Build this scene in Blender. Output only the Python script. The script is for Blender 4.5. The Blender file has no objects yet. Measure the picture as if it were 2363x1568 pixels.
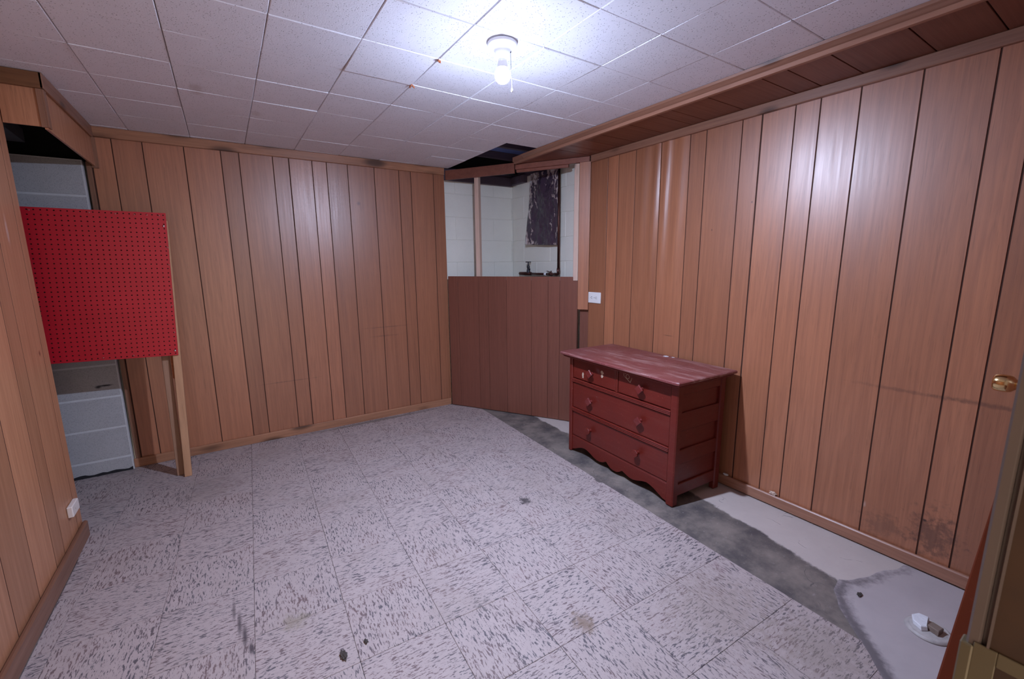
import bpy, bmesh, math, random
from mathutils import Vector, Matrix, noise as mnoise

random.seed(7)
S = bpy.context.scene
COL = S.collection

# ------------------------------------------------------------------ camera
F_PX, IMG_W = 999.6, 2363.0
YAW, PITCH, ROLL, CAM_H = 0.5795, 0.1748, -0.0095, 1.322
cy_, sy_ = math.cos(YAW), math.sin(YAW)
cp_, sp_ = math.cos(PITCH), math.sin(PITCH)
fwd = Vector((sy_ * cp_, cy_ * cp_, -sp_))
rgt = Vector((cy_, -sy_, 0))
upv = rgt.cross(fwd)
r2 = math.cos(ROLL) * rgt + math.sin(ROLL) * upv
u2 = -math.sin(ROLL) * rgt + math.cos(ROLL) * upv
cam = bpy.data.cameras.new('camera')
cam_o = bpy.data.objects.new('camera', cam)
COL.objects.link(cam_o)
m = Matrix.Identity(4)
for i in range(3):
    m[i][0], m[i][1], m[i][2] = r2[i], u2[i], -fwd[i]
m.translation = Vector((0, 0, CAM_H))
cam_o.matrix_world = m
cam.sensor_width = 36.0
cam.lens = 36.0 * F_PX / IMG_W
cam.clip_start = 0.02
cam.dof.use_dof = True
cam.dof.focus_distance = 2.6
cam.dof.aperture_fstop = 15.0
S.camera = cam_o

# ------------------------------------------------------------------ world, exposure
w = bpy.data.worlds.new('doorway_fill')  # added dim background fill entering by the doorway, no lamp behind it
S.world = w
w.use_nodes = True
bg = w.node_tree.nodes['Background']
bg.inputs[0].default_value = (1.0, 0.80, 0.66, 1)
bg.inputs[1].default_value = 0.10
S.view_settings.view_transform = 'Standard'
S.view_settings.look = 'None'
S.view_settings.gamma = 1.0
S.view_settings.use_curve_mapping = False
S.view_settings.exposure = 4.35
BULB_STRENGTH = 790.0
BULB_COLOR = (0.60, 0.715, 1.0)

# ------------------------------------------------------------------ room constants
T = 0.3048
HC = CAM_H + 2.6855 * T          # ceiling height 2.141
CX0, CY0 = -0.4008, 2.0806       # ceiling grid origin
XR, YF, XL = 2.385, 3.655, -0.715   # panel faces


# ------------------------------------------------------------------ mesh helpers
class MB:
    def __init__(self):
        self.bm = bmesh.new()

    def box(self, x0, x1, y0, y1, z0, z1, bev=0.0):
        b = self.bm
        vs = [b.verts.new((x, y, z)) for x in (x0, x1) for y in (y0, y1) for z in (z0, z1)]
        fs = [(0, 1, 3, 2), (4, 6, 7, 5), (0, 4, 5, 1), (2, 3, 7, 6), (0, 2, 6, 4), (1, 5, 7, 3)]
        faces = [b.faces.new([vs[i] for i in f]) for f in fs]
        if bev > 0:
            es = list({e for f in faces for e in f.edges})
            bmesh.ops.bevel(b, geom=es, offset=bev, segments=1, affect='EDGES', profile=0.5)
        return self

    def obox(self, o, ax, ay, az, bev=0.0):
        """box from corner o with edge vectors ax, ay, az"""
        b = self.bm
        o, ax, ay, az = Vector(o), Vector(ax), Vector(ay), Vector(az)
        vs = [b.verts.new(o + ax * i + ay * j + az * k) for i in (0, 1) for j in (0, 1) for k in (0, 1)]
        fs = [(0, 1, 3, 2), (4, 6, 7, 5), (0, 4, 5, 1), (2, 3, 7, 6), (0, 2, 6, 4), (1, 5, 7, 3)]
        faces = [b.faces.new([vs[i] for i in f]) for f in fs]
        if bev > 0:
            es = list({e for f in faces for e in f.edges})
            bmesh.ops.bevel(b, geom=es, offset=bev, segments=1, affect='EDGES', profile=0.5)
        return self

    def prism(self, pts, ext, bev=0.0):
        """closed outline pts (3-D) extruded by vector ext"""
        b = self.bm
        ext = Vector(ext)
        a = [b.verts.new(Vector(p)) for p in pts]
        c = [b.verts.new(Vector(p) + ext) for p in pts]
        n = len(pts)
        faces = [b.faces.new(a[::-1]), b.faces.new(c)]
        for i in range(n):
            faces.append(b.faces.new((a[i], a[(i + 1) % n], c[(i + 1) % n], c[i])))
        if bev > 0:
            es = list(set(faces[0].edges) | set(faces[1].edges))
            bmesh.ops.bevel(b, geom=es, offset=bev, segments=1, affect='EDGES', profile=0.5)
        return self

    def lathe(self, prof, o, axis=(0, 0, 1), n=24, smooth=True):
        """prof: list of (radius, height along axis)"""
        b = self.bm
        o, ax = Vector(o), Vector(axis).normalized()
        t = Vector((1, 0, 0)) if abs(ax.x) < 0.9 else Vector((0, 1, 0))
        e1 = ax.cross(t).normalized()
        e2 = ax.cross(e1)
        rings = []
        for r, h in prof:
            if r < 1e-6:
                rings.append([b.verts.new(o + ax * h)])
            else:
                rings.append([b.verts.new(o + ax * h + (e1 * math.cos(2 * math.pi * i / n) + e2 * math.sin(2 * math.pi * i / n)) * r) for i in range(n)])
        for A, B in zip(rings, rings[1:]):
            for i in range(n):
                j = (i + 1) % n
                if len(A) == 1 and len(B) == 1:
                    continue
                if len(A) == 1:
                    f = b.faces.new((A[0], B[j], B[i]))
                elif len(B) == 1:
                    f = b.faces.new((A[i], A[j], B[0]))
                else:
                    f = b.faces.new((A[i], A[j], B[j], B[i]))
                f.smooth = smooth
        return self

    def tube(self, pts, r, n=10):
        b = self.bm
        pts = [Vector(p) for p in pts]
        rings = []
        for i, p in enumerate(pts):
            d = (pts[min(i + 1, len(pts) - 1)] - pts[max(i - 1, 0)]).normalized()
            t = Vector((0, 0, 1)) if abs(d.z) < 0.9 else Vector((1, 0, 0))
            e1 = d.cross(t).normalized()
            e2 = d.cross(e1)
            rings.append([b.verts.new(p + (e1 * math.cos(2 * math.pi * k / n) + e2 * math.sin(2 * math.pi * k / n)) * r) for k in range(n)])
        for A, B in zip(rings, rings[1:]):
            for k in range(n):
                f = b.faces.new((A[k], A[(k + 1) % n], B[(k + 1) % n], B[k]))
                f.smooth = True
        b.faces.new(rings[0])
        b.faces.new(rings[-1])
        return self

    def grid(self, fn, nu, nv, smooth=True):
        b = self.bm
        vs = [[b.verts.new(fn(i / nu, j / nv)) for j in range(nv + 1)] for i in range(nu + 1)]
        for i in range(nu):
            for j in range(nv):
                f = b.faces.new((vs[i][j], vs[i + 1][j], vs[i + 1][j + 1], vs[i][j + 1]))
                f.smooth = smooth
        return self


def world_loc(o):
    v = Vector(o.location)
    while o.parent:
        o = o.parent
        v += Vector(o.location)
    return v


def obj(name, mb, mat, parent=None, origin=None):
    """link the collected geometry (world coordinates) as ONE mesh object"""
    bm = mb.bm
    bmesh.ops.recalc_face_normals(bm, faces=bm.faces[:])
    if origin is None:
        xs = [v.co for v in bm.verts]
        origin = Vector(((min(v.x for v in xs) + max(v.x for v in xs)) / 2,
                         (min(v.y for v in xs) + max(v.y for v in xs)) / 2,
                         min(v.z for v in xs)))
    origin = Vector(origin)
    bmesh.ops.translate(bm, verts=bm.verts[:], vec=-origin)
    me = bpy.data.meshes.new(name)
    bm.to_mesh(me)
    bm.free()
    me.materials.append(mat)
    o = bpy.data.objects.new(name, me)
    COL.objects.link(o)
    if parent:
        o.parent = parent
        o.location = origin - world_loc(parent)
    else:
        o.location = origin
    return o


def tag(o, label, cat, group=None):
    o['label'] = label
    o['category'] = cat
    if group:
        o['group'] = group
    return o


def thing(name, loc, label, cat, group=None):
    o = bpy.data.objects.new(name, None)
    o.empty_display_size = 0.05
    COL.objects.link(o)
    o.location = loc
    return tag(o, label, cat, group)


def struct(name, mb, mat, label=None):
    o = obj(name, mb, mat)
    o['kind'] = 'structure'
    if label:
        o['label'] = label
    return o


# ------------------------------------------------------------------ material helpers
def new_mat(name):
    mt = bpy.data.materials.new(name)
    mt.use_nodes = True
    nt = mt.node_tree
    return mt, nt, nt.nodes['Principled BSDF']


def N(nt, typ, **kw):
    n = nt.nodes.new(typ)
    for k, v in kw.items():
        setattr(n, k, v)
    return n


def L(nt, a, b):
    nt.links.new(a, b)


def mixc(nt, fac, a, b, blend='MIX'):
    n = N(nt, 'ShaderNodeMix', data_type='RGBA', blend_type=blend)
    for sock, v in ((n.inputs[0], fac), (n.inputs[6], a), (n.inputs[7], b)):
        if isinstance(v, (int, float)):
            sock.default_value = v
        elif isinstance(v, tuple):
            sock.default_value = v if len(v) == 4 else (*v, 1)
        else:
            L(nt, v, sock)
    return n.outputs[2]


def ramp(nt, src, lo, hi, a=0.0, b=1.0):
    n = N(nt, 'ShaderNodeMapRange')
    n.interpolation_type = 'SMOOTHSTEP'
    n.inputs[1].default_value = lo
    n.inputs[2].default_value = hi
    n.inputs[3].default_value = a
    n.inputs[4].default_value = b
    L(nt, src, n.inputs[0])
    return n.outputs[0]


def math_(nt, op, a, b=None):
    n = N(nt, 'ShaderNodeMath', operation=op)
    for i, v in enumerate((a, b)):
        if v is None:
            continue
        if isinstance(v, (int, float)):
            n.inputs[i].default_value = v
        else:
            L(nt, v, n.inputs[i])
    return n.outputs[0]


def coords(nt, scale=(1, 1, 1), rnd=True, world=False):
    """object coordinates, shifted per object, scaled"""
    if world:
        src = N(nt, 'ShaderNodeNewGeometry').outputs['Position']
    else:
        src = N(nt, 'ShaderNodeTexCoord').outputs['Object']
    mp = N(nt, 'ShaderNodeMapping')
    mp.inputs['Scale'].default_value = scale
    L(nt, src, mp.inputs['Vector'])
    if rnd and not world:
        oi = N(nt, 'ShaderNodeObjectInfo')
        mu = N(nt, 'ShaderNodeVectorMath', operation='SCALE')
        mu.inputs[0].default_value = (37.0, 53.0, 71.0)
        L(nt, oi.outputs['Random'], mu.inputs['Scale'])
        L(nt, mu.outputs[0], mp.inputs['Location'])
    return mp.outputs[0]


def noise(nt, vec, scale=1.0, detail=4.0, rough=0.5, dist=0.0):
    n = N(nt, 'ShaderNodeTexNoise')
    n.inputs['Scale'].default_value = scale
    n.inputs['Detail'].default_value = detail
    n.inputs['Roughness'].default_value = rough
    n.inputs['Distortion'].default_value = dist
    L(nt, vec, n.inputs['Vector'])
    return n.outputs['Fac']


def bump(nt, bsdf, h, strength=0.3, dist=0.002):
    n = N(nt, 'ShaderNodeBump')
    n.inputs['Strength'].default_value = strength
    n.inputs['Distance'].default_value = dist
    L(nt, h, n.inputs['Height'])
    L(nt, n.outputs[0], bsdf.inputs['Normal'])


def spots(nt, col, lst):
    """stains with a place of their own: (centre, radii, colour, amount, raggedness)"""
    pos = N(nt, 'ShaderNodeNewGeometry').outputs['Position']
    nz = noise(nt, pos, 38.0, 4.0, 0.65)
    nz = math_(nt, 'SUBTRACT', nz, 0.5)
    for c, r, colr, amt, rag in lst:
        sub = N(nt, 'ShaderNodeVectorMath', operation='SUBTRACT')
        L(nt, pos, sub.inputs[0])
        sub.inputs[1].default_value = c
        dv = N(nt, 'ShaderNodeVectorMath', operation='DIVIDE')
        L(nt, sub.outputs[0], dv.inputs[0])
        dv.inputs[1].default_value = r
        ln = N(nt, 'ShaderNodeVectorMath', operation='LENGTH')
        L(nt, dv.outputs[0], ln.inputs[0])
        d = math_(nt, 'ADD', ln.outputs['Value'], math_(nt, 'MULTIPLY', nz, rag))
        f = ramp(nt, d, 0.15, 1.15, amt, 0.0)
        col = mixc(nt, f, col, colr)
    return col


def plain(name, c, rough=0.5, metal=0.0, var=0.12, scale=20.0, bmp=0.0, bscale=200.0):
    mt, nt, b = new_mat(name)
    v = coords(nt)
    f = noise(nt, v, scale, 4, 0.6)
    dark = tuple(x * (1 - var * 1.6) for x in c)
    lite = tuple(min(1, x * (1 + var)) for x in c)
    L(nt, mixc(nt, f, dark, lite), b.inputs['Base Color'])
    b.inputs['Roughness'].default_value = rough
    b.inputs['Metallic'].default_value = metal
    if bmp > 0:
        bump(nt, b, noise(nt, v, bscale, 3, 0.6), bmp, 0.001)
    return mt


def wood(name, dark, lite, axis=2, rough=0.36, fine=1.0, var=0.16, spot_list=None, spec=0.5, cathedral=0.5, knots=False):
    """wood with the grain along one axis"""
    mt, nt, b = new_mat(name)
    lo, hi = [70.0 * fine] * 3, [9.0] * 3
    lo[axis], hi[axis] = 1.8, 0.55
    f1 = noise(nt, coords(nt, tuple(lo)), 1.0, 6, 0.62, 0.25)
    f2 = noise(nt, coords(nt, tuple(hi)), 1.0, 2, 0.5, 0.6)
    # cathedral arches: sine of the broad noise
    sn = math_(nt, 'SINE', math_(nt, 'MULTIPLY', f2, 60.0))
    f3 = ramp(nt, sn, -1.0, 1.0, 0.0, 1.0)
    f = math_(nt, 'ADD', math_(nt, 'MULTIPLY', f1, 1.0), math_(nt, 'MULTIPLY', math_(nt, 'SUBTRACT', f3, 0.5), 0.22 * cathedral))
    f = math_(nt, 'ADD', f, math_(nt, 'MULTIPLY', math_(nt, 'SUBTRACT', f2, 0.5), 0.3))
    f = ramp(nt, f, -0.15, 1.15)
    col = mixc(nt, f, dark, lite)
    pores = [240.0] * 3
    pores[axis] = 9.0
    fp = noise(nt, coords(nt, tuple(pores)), 1.0, 2, 0.6)
    col = mixc(nt, ramp(nt, fp, 0.30, 0.42, 0.28, 0.0), col, tuple(x * 0.45 for x in dark))
    oi = N(nt, 'ShaderNodeObjectInfo')
    hv = N(nt, 'ShaderNodeHueSaturation')
    L(nt, ramp(nt, oi.outputs['Random'], 0, 1, 1 - var, 1 + var), hv.inputs['Value'])
    L(nt, col, hv.inputs['Color'])
    col = hv.outputs[0]
    if knots:
        sc = [9.0] * 3
        sc[axis] = 3.2
        vo = N(nt, 'ShaderNodeTexVoronoi')
        vo.inputs['Scale'].default_value = 1.0
        L(nt, coords(nt, tuple(sc)), vo.inputs['Vector'])
        kd = math_(nt, 'ADD', vo.outputs['Distance'], math_(nt, 'MULTIPLY', f1, 0.12))
        col = mixc(nt, ramp(nt, kd, 0.12 * knots, 0.30 * knots, 0.85, 0.0), col, tuple(x * 0.22 for x in dark))
    if spot_list:
        col = spots(nt, col, spot_list)
    L(nt, col, b.inputs['Base Color'])
    L(nt, ramp(nt, f1, 0.2, 0.8, rough + 0.05, rough - 0.05), b.inputs['Roughness'])
    b.inputs['Specular IOR Level'].default_value = spec
    bump(nt, b, math_(nt, 'ADD', f1, math_(nt, 'MULTIPLY', fp, 0.5)), 0.16, 0.001)
    return mt


# ------------------------------------------------------------------ materials
WD, WL = (0.245, 0.085, 0.040), (0.460, 0.186, 0.092)
M_far = wood('panel_wood_far', WD, WL, 2, 0.385, spec=0.95, spot_list=[
    ((0.34, 3.655, 0.44), (0.24, 0.2, 0.006), (0.05, 0.02, 0.013), 0.4, 1.6),
    ((1.11, 3.655, 0.795), (0.24, 0.2, 0.006), (0.05, 0.02, 0.013), 0.4, 1.6),
    ((1.10, 3.655, 0.72), (0.14, 0.2, 0.008), (0.05, 0.02, 0.013), 0.35, 1.8),
    ((0.95, 3.655, 1.80), (0.02, 0.1, 0.02), (0.05, 0.02, 0.015), 0.5, 0.6)])
M_right = wood('panel_wood_right', WD, WL, 2, 0.385, spec=0.95, spot_list=[
    ((2.38, 0.60, 0.766), (0.2, 0.20, 0.010), (0.06, 0.025, 0.018), 0.38, 1.9),
    ((2.38, 0.34, 0.770), (0.2, 0.16, 0.012), (0.06, 0.025, 0.018), 0.5, 1.9),
    ((2.38, 0.41, 0.17), (0.2, 0.09, 0.12), (0.05, 0.022, 0.015), 0.6, 3.2),
    ((2.38, 0.448, 0.226), (0.2, 0.010, 0.008), (0.01, 0.005, 0.004), 0.9, 0.6),
    ((2.38, 0.58, 0.13), (0.2, 0.09, 0.08), (0.05, 0.022, 0.015), 0.35, 3.2),
    ((2.38, 0.655, 0.20), (0.2, 0.008, 0.018), (0.55, 0.38, 0.30), 0.6, 1.0),
    ((2.38, 1.78, 0.845), (0.2, 0.05, 0.004), (0.05, 0.02, 0.012), 0.6, 0.6),
    ((2.38, 1.30, 1.63), (0.2, 0.006, 0.008), (0.05, 0.02, 0.012), 0.7, 0.6),
    ((2.38, 1.52, 1.50), (0.2, 0.005, 0.008), (0.05, 0.02, 0.012), 0.7, 0.6)])
M_left = wood('panel_wood_left', (0.285, 0.115, 0.056), (0.500, 0.235, 0.125), 2, 0.36, spot_list=[
    ((-0.715, 2.70, 0.95), (0.2, 0.012, 0.018), (0.08, 0.02, 0.01), 0.8, 0.5),
    ((-0.715, 2.62, 1.47), (0.2, 0.014, 0.075), (0.62, 0.46, 0.40), 0.5, 1.2)])
M_chase = wood('panel_wood_reddish', (0.140, 0.047, 0.030), (0.220, 0.080, 0.051), 2, 0.40, cathedral=0.2, var=0.05)
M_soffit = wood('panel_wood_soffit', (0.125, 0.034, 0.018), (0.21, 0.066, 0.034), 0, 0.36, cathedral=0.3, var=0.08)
M_trimx = wood('trim_wood_x', (0.19, 0.080, 0.042), (0.42, 0.205, 0.115), 0, 0.36, fine=0.6, knots=1.55)
M_trimy = wood('trim_wood_y', (0.19, 0.080, 0.048), (0.38, 0.190, 0.120), 1, 0.38, fine=0.6, knots=True)
M_trimz = wood('trim_wood_z', (0.18, 0.080, 0.045), (0.36, 0.180, 0.110), 2, 0.40, fine=0.6)
M_header = wood('header_wood', (0.165, 0.050, 0.032), (0.29, 0.105, 0.066), 1, 0.5, fine=0.6)
M_pine = wood('bare_pine', (0.50, 0.32, 0.24), (0.74, 0.55, 0.44), 2, 0.6, fine=0.6, knots=True, var=0.05)
M_stick = wood('stick_wood', (0.36, 0.180, 0.090), (0.60, 0.34, 0.19), 2, 0.55, fine=0.6, knots=True, var=0.05)
M_stick_d = wood('stick_wood_dark', (0.26, 0.130, 0.075), (0.42, 0.24, 0.15), 2, 0.6, fine=0.6, var=0.05)
M_groove = plain('groove_dark', (0.050, 0.016, 0.008), 0.8)
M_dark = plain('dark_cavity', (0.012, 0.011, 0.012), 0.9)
M_deck = plain('dark_blue_deck', (0.20, 0.28, 0.68), 0.7, var=0.4, scale=3.0)
M_joist = wood('old_joist', (0.08, 0.06, 0.085), (0.15, 0.115, 0.15), 0, 0.7, fine=0.5)
M_jamb = plain('jamb_brown', (0.046, 0.019, 0.005), 0.5, var=0.5, scale=14.0)
M_jedge = plain('jamb_edge_grey', (0.105, 0.078, 0.066), 0.45, var=0.1, scale=12.0)
M_strike = plain('strike_brass', (0.115, 0.092, 0.052), 0.45, metal=0.3, var=0.1)
M_brass = plain('polished_brass', (0.78, 0.56, 0.27), 0.14, metal=1.0, var=0.04)
M_white = plain('white_plastic', (0.78, 0.77, 0.76), 0.35, var=0.03)
M_beige = plain('ivory_plastic', (0.70, 0.63, 0.58), 0.4, var=0.05)
M_slot = plain('dark_slot', (0.10, 0.09, 0.10), 0.6)
M_screw = plain('screw_steel', (0.75, 0.74, 0.74), 0.22, metal=1.0, var=0.05)
M_chain = plain('dull_chain_metal', (0.012, 0.012, 0.016), 0.6, metal=0.0, var=0.1)
M_porc = plain('white_porcelain', (0.85, 0.85, 0.86), 0.25, var=0.02)
M_copper = plain('old_copper', (0.105, 0.042, 0.034), 0.36, metal=0.75, var=0.4, scale=30.0)
M_tap = plain('dark_bronze', (0.05, 0.05, 0.06), 0.45, metal=0.7, var=0.2)
M_tag = plain('white_tag', (0.85, 0.85, 0.88), 0.5, var=0.02)
M_duct = plain('dull_duct_metal', (0.10, 0.10, 0.11), 0.6, metal=0.3, var=0.2)
M_tar = plain('black_tar', (0.012, 0.012, 0.016), 0.7)
M_debris = plain('dark_debris', (0.055, 0.042, 0.035), 0.8, var=0.5, scale=80)
M_rust = plain('rust_flake', (0.42, 0.13, 0.05), 0.8, var=0.3, scale=80)
M_flange = plain('white_flange', (0.46, 0.42, 0.40), 0.5, var=0.3, scale=30, bmp=0.3, bscale=90)
M_brick = plain('brown_plug', (0.20, 0.145, 0.115), 0.8, var=0.2, scale=60)
M_foam = plain('pale_foam', (0.60, 0.45, 0.36), 0.8, var=0.2, scale=40)
M_wall = plain('plain_drywall', (0.30, 0.24, 0.21), 0.8)
M_scrap = plain('white_paper_scrap', (0.72, 0.72, 0.74), 0.6, var=0.15, scale=120)
M_line = plain('pale_paint_line', (0.50, 0.38, 0.28), 0.5, var=0.15, scale=90)


def red_paint(name, base, lite, chips, rough=0.38):
    mt, nt, b = new_mat(name)
    v = coords(nt)
    f = noise(nt, v, 9.0, 5, 0.6)
    col = mixc(nt, f, base, tuple(x * 1.5 for x in base))
    vs = coords(nt, (18, 3.5, 60))
    f2 = noise(nt, vs, 1.0, 5, 0.65)
    col = mixc(nt, ramp(nt, f2, 0.46, 0.76, 0.0, chips), col, lite)
    f3 = noise(nt, v, 120.0, 3, 0.6)
    col = mixc(nt, ramp(nt, f3, 0.655, 0.72, 0.0, 0.75), col, tuple(min(1, x * 1.5) for x in lite))
    L(nt, col, b.inputs['Base Color'])
    L(nt, ramp(nt, f, 0.2, 0.8, rough - 0.06, rough + 0.1), b.inputs['Roughness'])
    bump(nt, b, f2, 0.12, 0.001)
    return mt


M_dress = red_paint('dresser_red_paint', (0.100, 0.0090, 0.0048), (0.20, 0.05, 0.034), 0.22, rough=0.40)
M_dress_top = red_paint('dresser_worn_top', (0.140, 0.036, 0.034), (0.42, 0.25, 0.23), 0.9, rough=0.36)
M_cab = red_paint('cabinet_red_brown', (0.062, 0.0105, 0.003), (0.08, 0.017, 0.007), 0.2, rough=0.62)
M_cab.node_tree.nodes['Principled BSDF'].inputs['Specular IOR Level'].default_value = 0.08


def mk_peg():
    mt, nt, b = new_mat('pegboard_red')
    v = coords(nt)
    f = noise(nt, v, 5.0, 4, 0.6)
    L(nt, mixc(nt, f, (0.40, 0.003, 0.012), (0.50, 0.006, 0.020)), b.inputs['Base Color'])
    b.inputs['Roughness'].default_value = 0.42
    bump(nt, b, noise(nt, v, 300, 3, 0.6), 0.06, 0.0006)
    return mt


M_peg = mk_peg()


def mk_ceiling():
    mt, nt, b = new_mat('ceiling_tile_fibre')
    v = coords(nt)
    f = noise(nt, v, 7.0, 4, 0.6)
    col = mixc(nt, f, (0.715, 0.715, 0.775), (0.815, 0.815, 0.875))
    vo = N(nt, 'ShaderNodeTexVoronoi')
    vo.inputs['Scale'].default_value = 115.0
    vo.inputs['Randomness'].default_value = 1.0
    L(nt, v, vo.inputs['Vector'])
    sel = noise(nt, v, 60.0, 1, 0.5)
    pin = math_(nt, 'MULTIPLY', ramp(nt, vo.outputs['Distance'], 0.17, 0.27, 1.0, 0.0), ramp(nt, sel, 0.44, 0.50))
    col = mixc(nt, math_(nt, 'MULTIPLY', pin, 0.62), col, (0.13, 0.12, 0.13))
    col = spots(nt, col, [((-0.02, 2.66, HC), (0.035, 0.10, 0.3), (0.42, 0.34, 0.31), 0.4, 1.5),
                          ((0.235, 2.90, HC), (0.03, 0.06, 0.3), (0.42, 0.34, 0.31), 0.3, 1.5)])
    L(nt, col, b.inputs['Base Color'])
    b.inputs['Roughness'].default_value = 0.75
    f2 = noise(nt, v, 170.0, 4, 0.65)
    bump(nt, b, math_(nt, 'SUBTRACT', f2, math_(nt, 'MULTIPLY', pin, 0.8)), 0.45, 0.0016)
    return mt


M_ceil = mk_ceiling()


def mk_tile():
    mt, nt, b = new_mat('floor_tile_streaked')
    v = coords(nt, (40, 165, 1))
    f = noise(nt, v, 1.0, 3, 0.60, 0.4)
    v2 = coords(nt, (95, 260, 1))
    f2 = noise(nt, v2, 1.0, 2, 0.5, 0.2)
    big = noise(nt, coords(nt, (9, 9, 1)), 1.0, 2, 0.5)
    streak = ramp(nt, math_(nt, 'ADD', f, math_(nt, 'MULTIPLY', big, 0.14)), 0.632, 0.654)
    speck = ramp(nt, f2, 0.625, 0.66)
    basef = noise(nt, coords(nt, (14, 40, 1)), 1.0, 3, 0.5)
    col = mixc(nt, basef, (0.360, 0.290, 0.275), (0.425, 0.348, 0.330))
    pk = noise(nt, coords(nt, (5, 5, 1)), 1.0, 2, 0.5)
    dk = mixc(nt, ramp(nt, pk, 0.45, 0.62), (0.088, 0.078, 0.088), (0.15, 0.10, 0.10))
    col = mixc(nt, math_(nt, 'MULTIPLY', streak, 0.95), col, dk)
    col = mixc(nt, math_(nt, 'MULTIPLY', speck, 0.6), col, (0.15, 0.13, 0.14))
    # wear and dirt over the whole floor
    wv = coords(nt, (1, 1, 1), world=True)
    d1 = noise(nt, wv, 2.3, 5, 0.6)
    col = mixc(nt, ramp(nt, d1, 0.50, 0.72, 0.0, 0.30), col, (0.26, 0.205, 0.18))
    d2 = noise(nt, wv, 7.0, 5, 0.65)
    col = mixc(nt, ramp(nt, d2, 0.60, 0.74, 0.0, 0.35), col, (0.28, 0.19, 0.19))
    D = (0.075, 0.06, 0.065)
    col = spots(nt, col, [
        ((-0.104, 1.83, 0.0), (0.008, 0.08, 0.1), D, 0.7, 0.5),
        ((-0.088, 1.745, 0.0), (0.010, 0.085, 0.1), D, 0.85, 0.4),
        ((-0.073, 1.67, 0.0), (0.011, 0.08, 0.1), D, 0.9, 0.4),
        ((-0.056, 1.60, 0.0), (0.011, 0.04, 0.1), D, 0.9, 0.4),
        ((1.284, 1.842, 0.0), (0.035, 0.045, 0.1), (0.04, 0.034, 0.036), 0.85, 4.0),
        ((0.979, 1.033, 0.0), (0.045, 0.06, 0.1), (0.17, 0.11, 0.07), 0.75, 2.8),
        ((0.09, 1.641, 0.0), (0.06, 0.06, 0.1), (0.22, 0.18, 0.12), 0.5, 2.8),
        ((-0.217, 3.083, 0.0), (0.26, 0.22, 0.1), (0.24, 0.20, 0.19), 0.4, 2.6),
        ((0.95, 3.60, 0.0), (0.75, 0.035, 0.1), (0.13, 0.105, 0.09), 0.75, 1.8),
        ((1.45, 0.80, 0.0), (0.28, 0.22, 0.1), (0.26, 0.20, 0.17), 0.45, 2.6),
        ((1.58, 0.50, 0.0), (0.20, 0.20, 0.1), (0.26, 0.205, 0.175), 0.5, 2.6)])
    L(nt, col, b.inputs['Base Color'])
    L(nt, ramp(nt, d2, 0.3, 0.7, 0.42, 0.62), b.inputs['Roughness'])
    b.inputs['Specular IOR Level'].default_value = 0.35
    bump(nt, b, f, 0.05, 0.001)
    return mt


M_tile = mk_tile()


def mk_concrete():
    mt, nt, b = new_mat('concrete_stained')
    pos = N(nt, 'ShaderNodeNewGeometry').outputs['Position']
    n1 = noise(nt, pos, 6.0, 6, 0.65)
    n2 = noise(nt, pos, 55.0, 4, 0.6)
    dark = mixc(nt, ramp(nt, n1, 0.3, 0.7), (0.070, 0.060, 0.060), (0.215, 0.176, 0.150))
    dark = mixc(nt, ramp(nt, n2, 0.60, 0.75, 0, 0.5), dark, (0.30, 0.27, 0.26))
    pale = mixc(nt, n1, (0.42, 0.355, 0.325), (0.56, 0.48, 0.435))
    pale = mixc(nt, ramp(nt, n2, 0.66, 0.76, 0, 0.4), pale, (0.22, 0.17, 0.14))
    sx = N(nt, 'ShaderNodeSeparateXYZ')
    L(nt, pos, sx.inputs[0])
    # old paint line: x = 2.025 + 0.155*(y-0.6) near the middle, held at 2.10 further on
    yl = ramp(nt, sx.outputs['Y'], 0.45, 1.35, 2.00, 2.125)
    d = math_(nt, 'SUBTRACT', sx.outputs['X'], yl)
    d = math_(nt, 'ADD', d, math_(nt, 'MULTIPLY', math_(nt, 'SUBTRACT', n1, 0.5), 0.10))
    col = mixc(nt, ramp(nt, d, -0.008, 0.012), dark, pale)
    # cracks
    vo = N(nt, 'ShaderNodeTexVoronoi', feature='DISTANCE_TO_EDGE')
    vo.inputs['Scale'].default_value = 3.1
    ad = N(nt, 'ShaderNodeVectorMath', operation='ADD')
    nzv = N(nt, 'ShaderNodeTexNoise')
    nzv.inputs['Scale'].default_value = 9.0
    sc = N(nt, 'ShaderNodeVectorMath', operation='SCALE')
    sc.inputs['Scale'].default_value = 0.12
    L(nt, pos, nzv.inputs['Vector'])
    L(nt, nzv.outputs['Color'], sc.inputs[0])
    L(nt, pos, ad.inputs[0])
    L(nt, sc.outputs[0], ad.inputs[1])
    L(nt, ad.outputs[0], vo.inputs['Vector'])
    cr = math_(nt, 'MULTIPLY', ramp(nt, vo.outputs['Distance'], 0.002, 0.007, 1.0, 0.0), ramp(nt, n1, 0.52, 0.60))
    col = mixc(nt, math_(nt, 'MULTIPLY', cr, 0.6), col, (0.03, 0.03, 0.035))
    L(nt, col, b.inputs['Base Color'])
    b.inputs['Roughness'].default_value = 0.62
    bump(nt, b, n2, 0.15, 0.001)
    return mt


M_conc = mk_concrete()


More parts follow.
